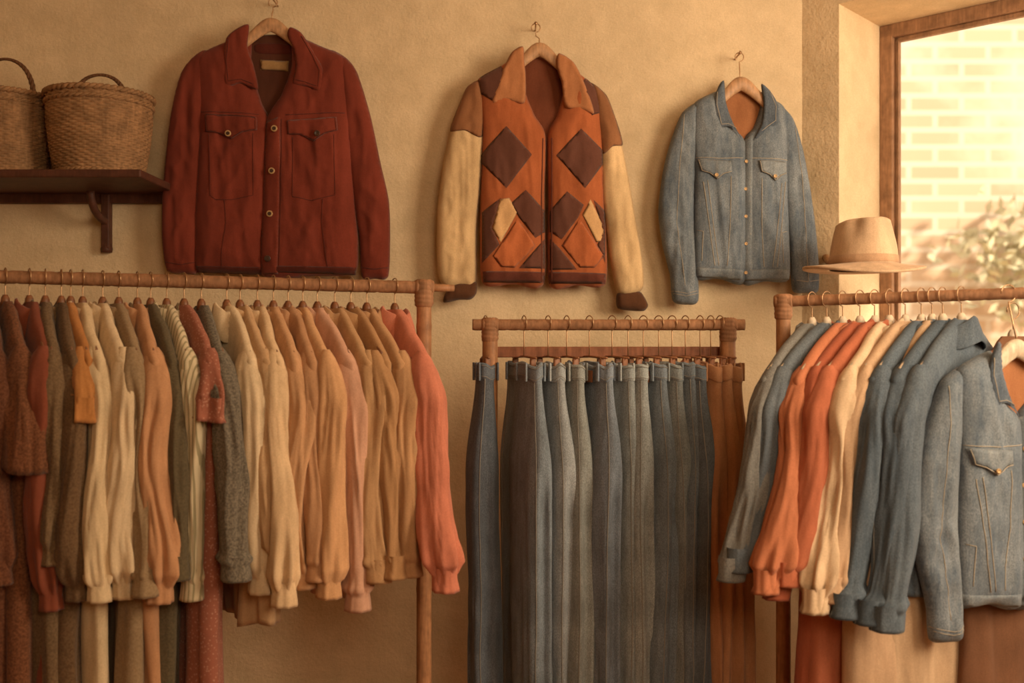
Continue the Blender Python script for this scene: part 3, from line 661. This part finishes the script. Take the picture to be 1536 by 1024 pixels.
# ------------------------------------------------------------ room
d=Vector((.73,-.683,0)).normalized(); nrm=Vector((-d.y,d.x,0)); P0=Vector((.874,0,0))
H=2.95; WT=.33
def wbox(b,t0,t1,n0,n1,z0,z1,mat):
    V=[P0+d*t+nrm*n+Vector((0,0,z)) for z in (z0,z1) for t,n in ((t0,n0),(t1,n0),(t1,n1),(t0,n1))]
    b.add(V,[(0,3,2,1),(4,5,6,7),(0,1,5,4),(1,2,6,5),(2,3,7,6),(3,0,4,7)],mat,False)
def abox(b,a,c,mat):
    V=[(x,y,z) for z in (a[2],c[2]) for x,y in ((a[0],a[1]),(c[0],a[1]),(c[0],c[1]),(a[0],c[1]))]
    b.add(V,[(0,3,2,1),(4,5,6,7),(0,1,5,4),(1,2,6,5),(2,3,7,6),(3,0,4,7)],mat,False)
TO0,TO1=.1166,1.75; ZB,ZT=.85,2.49
b=B(); abox(b,(-2.7,0,0),(.95,.2,H),M_WALL); b.build('wall_back')
b=B(); wbox(b,0,TO0,0,WT,0,H,M_WALL); wbox(b,TO1,2.3,0,WT,0,H,M_WALL); wbox(b,TO0,TO1,0,WT,ZT,H,M_WALL); wbox(b,TO0,TO1,0,WT,0,ZB,M_WALL)
ob=b.build('wall_right')
e=P0+d*2.3
b=B(); abox(b,(e.x,-4.7,0),(e.x+.2,e.y+.1,H),M_WALL); b.build('wall_east')
b=B(); abox(b,(-2.9,-4.7,0),(-2.7,.2,H),M_WALL); b.build('wall_left')
b=B(); abox(b,(-2.9,-4.9,0),(e.x+.2,-4.7,H),M_WALL); b.build('wall_front')
b=B(); abox(b,(-2.9,-4.9,H),(e.x+.6,.6,H+.1),M_WALL); b.build('ceiling')
mf,nt,p=newmat('floor_boards'); v=mapping(nt,(1,1,1)); br_=nt.nodes.new('ShaderNodeTexBrick'); br_.inputs['Scale'].default_value=2.; br_.inputs['Color1'].default_value=col((150,98,58)); br_.inputs['Color2'].default_value=col((168,112,68)); br_.inputs['Mortar'].default_value=(.02,.01,.005,1); br_.inputs['Mortar Size'].default_value=.008; br_.inputs['Brick Width'].default_value=2.4; br_.inputs['Row Height'].default_value=.24
nt.links.new(v,br_.inputs['Vector']); nt.links.new(br_.outputs['Color'],p.inputs['Base Color']); p.inputs['Roughness'].default_value=.6
b=B(); abox(b,(-2.9,-4.9,-.1),(e.x+.2,.2,0),mf); b.build('floor')
b=B(); abox(b,(-2.7,-.018,0),(.86,0,.12),M_DARK); b.build('baseboard_back')
b=B(); fw=.042; n0,n1=WT-.045,WT+.0
Rm=Matrix((d,nrm,Vector((0,0,1)))).transposed()
def fbox(t0,t1,na,nb,z0,z1,mat=M_FRAME,bev=.004):
    cc=P0+d*((t0+t1)/2)+nrm*((na+nb)/2)+Vector((0,0,(z0+z1)/2)); box(b,cc,(t1-t0,nb-na,z1-z0),mat,bev,Rm)
fbox(TO0,TO0+fw,n0,n1,ZB,ZT); fbox(TO1-fw,TO1,n0,n1,ZB,ZT); fbox(TO0,TO1,n0,n1,ZT-fw,ZT); fbox(TO0,TO1,n0,n1,ZB,ZB+fw)
fbox(TO0+fw,TO0+fw+.014,n0+.015,n1-.01,ZB+fw,ZT-fw,bev=.003); fbox(TO1-fw-.014,TO1-fw,n0+.015,n1-.01,ZB+fw,ZT-fw,bev=.003); fbox(TO0+fw,TO1-fw,n0+.015,n1-.01,ZT-fw-.014,ZT-fw,bev=.003)
fbox(TO0-.0,TO1,-.04,n0,ZB-.0,ZB+.03)
mg,nt,p=newmat('window_glass'); nt.nodes.remove(p); o=[x for x in nt.nodes if x.type=='OUTPUT_MATERIAL'][0]
tr=nt.nodes.new('ShaderNodeBsdfTransparent'); gl=nt.nodes.new('ShaderNodeBsdfGlossy'); gl.inputs['Roughness'].default_value=.02; ms=nt.nodes.new('ShaderNodeMixShader'); ms.inputs[0].default_value=.04
nt.links.new(tr.outputs[0],ms.inputs[1]); nt.links.new(gl.outputs[0],ms.inputs[2]); nt.links.new(ms.outputs[0],o.inputs[0])
q=[P0+d*t+nrm*(WT-.03)+Vector((0,0,z)) for t,z in ((TO0+fw,ZB+fw),(TO1-fw,ZB+fw),(TO1-fw,ZT-fw),(TO0+fw,ZT-fw))]
b.add(q,[(0,1,2,3)],mg,False)
b.build('window_1',loc=tuple(P0+d*.9+nrm*WT+Vector((0,0,ZB))))
# exterior
me_,nt,p=newmat('pale_brick'); v=mapping(nt); mp=nt.nodes.new('ShaderNodeMapping'); mp.inputs['Rotation'].default_value=(math.pi/2,0,0); nt.links.new(v,mp.inputs['Vector'])
bk=nt.nodes.new('ShaderNodeTexBrick'); bk.inputs['Scale'].default_value=1.; bk.inputs['Brick Width'].default_value=.34; bk.inputs['Row Height'].default_value=.11; bk.inputs['Mortar Size'].default_value=.018
bk.inputs['Color1'].default_value=(.60,.42,.28,1); bk.inputs['Color2'].default_value=(.50,.34,.22,1); bk.inputs['Mortar'].default_value=(.64,.52,.40,1)
nt.links.new(mp.outputs[0],bk.inputs['Vector'])
msk=ramp(nt,noise(nt,v,.9,5),.44,.58)
nt.links.new(mix(nt,msk,bk.outputs['Color'],(.68,.57,.44,1)),p.inputs['Base Color']); p.inputs['Roughness'].default_value=.95
b=B(); abox(b,(1.2,3.4,-.1),(9,3.7,6),me_); b.build('brick_building')
b=B(); abox(b,(-.5,.25,-.2),(12,3.4,-.1),M_WALL); abox(b,(3.2,-6,-.2),(12,.25,-.1),M_WALL); b.build('ground_outside')
ml=fb((206,198,152)); b=B(); rs=np.random.RandomState(3); tc=Vector((3.25,3.2,2.0))
for i in range(480):
    a=rs.rand()*6.283; u=rs.rand()*2-1; rr=rs.rand()**.4
    lob=1+.25*math.sin(3*a)*math.cos(4*u)
    cpt=tc+Vector((math.sqrt(1-u*u)*math.cos(a)*.6,math.sqrt(1-u*u)*math.sin(a)*.12,u*.42))*rr*lob
    dx=Vector(rs.randn(3)).normalized()*.05; dy=dx.cross(Vector(rs.randn(3))).normalized()*.026
    b.add([cpt-dx,cpt-dy,cpt+dx,cpt+dy],[(0,1,2,3)],ml)
tube(b,[(3.25,3.2,-.1),(3.22,3.2,.8),(3.28,3.2,1.6),(3.25,3.2,2.0)],[.05,.04,.03,.02],M_HANG,10)
b.build('tree',loc=(3.25,3.2,-.1))
# ------------------------------------------------------------ light
w=bpy.data.worlds.new('World'); scene.world=w; w.use_nodes=True; bg=w.node_tree.nodes['Background']; bg.inputs[0].default_value=(1,.88,.72,1); bg.inputs[1].default_value=1.35
def light(kind,name,loc,tgt,en,colr,size=1.,sy=None):
    l=bpy.data.lights.new(name,kind); l.energy=en; l.color=colr
    if kind=='AREA': l.shape='RECTANGLE'; l.size=size; l.size_y=sy or size
    if kind=='SUN': l.angle=math.radians(size)
    o=bpy.data.objects.new(name,l); scene.collection.objects.link(o); o.location=loc
    o.rotation_euler=(Vector(tgt)-Vector(loc)).to_track_quat('-Z','Y').to_euler(); return o
light('SUN','sun',(5,-3.6,4),(5-.8,-3.6+.6,4-.55),8.5,(1,.85,.64),6)
light('AREA','window_side_key',(1.95,-1.9,2.1),(0,0,1.45),50,(1,.78,.52),.8,1.1)  # added key lamp inside the room, stands in for light from the window
light('AREA','room_fill',(.9,-3.9,2.5),(.3,0,1.1),30,(1,.77,.49),1.2)  # added fill lamp behind the camera, no real fixture
# ------------------------------------------------------------ camera
cam=bpy.data.cameras.new('camera'); cam.lens=35; cam.sensor_width=36; cam.dof.use_dof=True; cam.dof.focus_distance=2.6; cam.dof.aperture_fstop=1.9
co=bpy.data.objects.new('camera',cam); scene.collection.objects.link(co); co.location=(0,CAMY,CAMZ); co.rotation_euler=(math.pi/2,0,0); scene.camera=co
scene.view_settings.view_transform='Standard'; scene.view_settings.look='None'; scene.view_settings.gamma=1.06
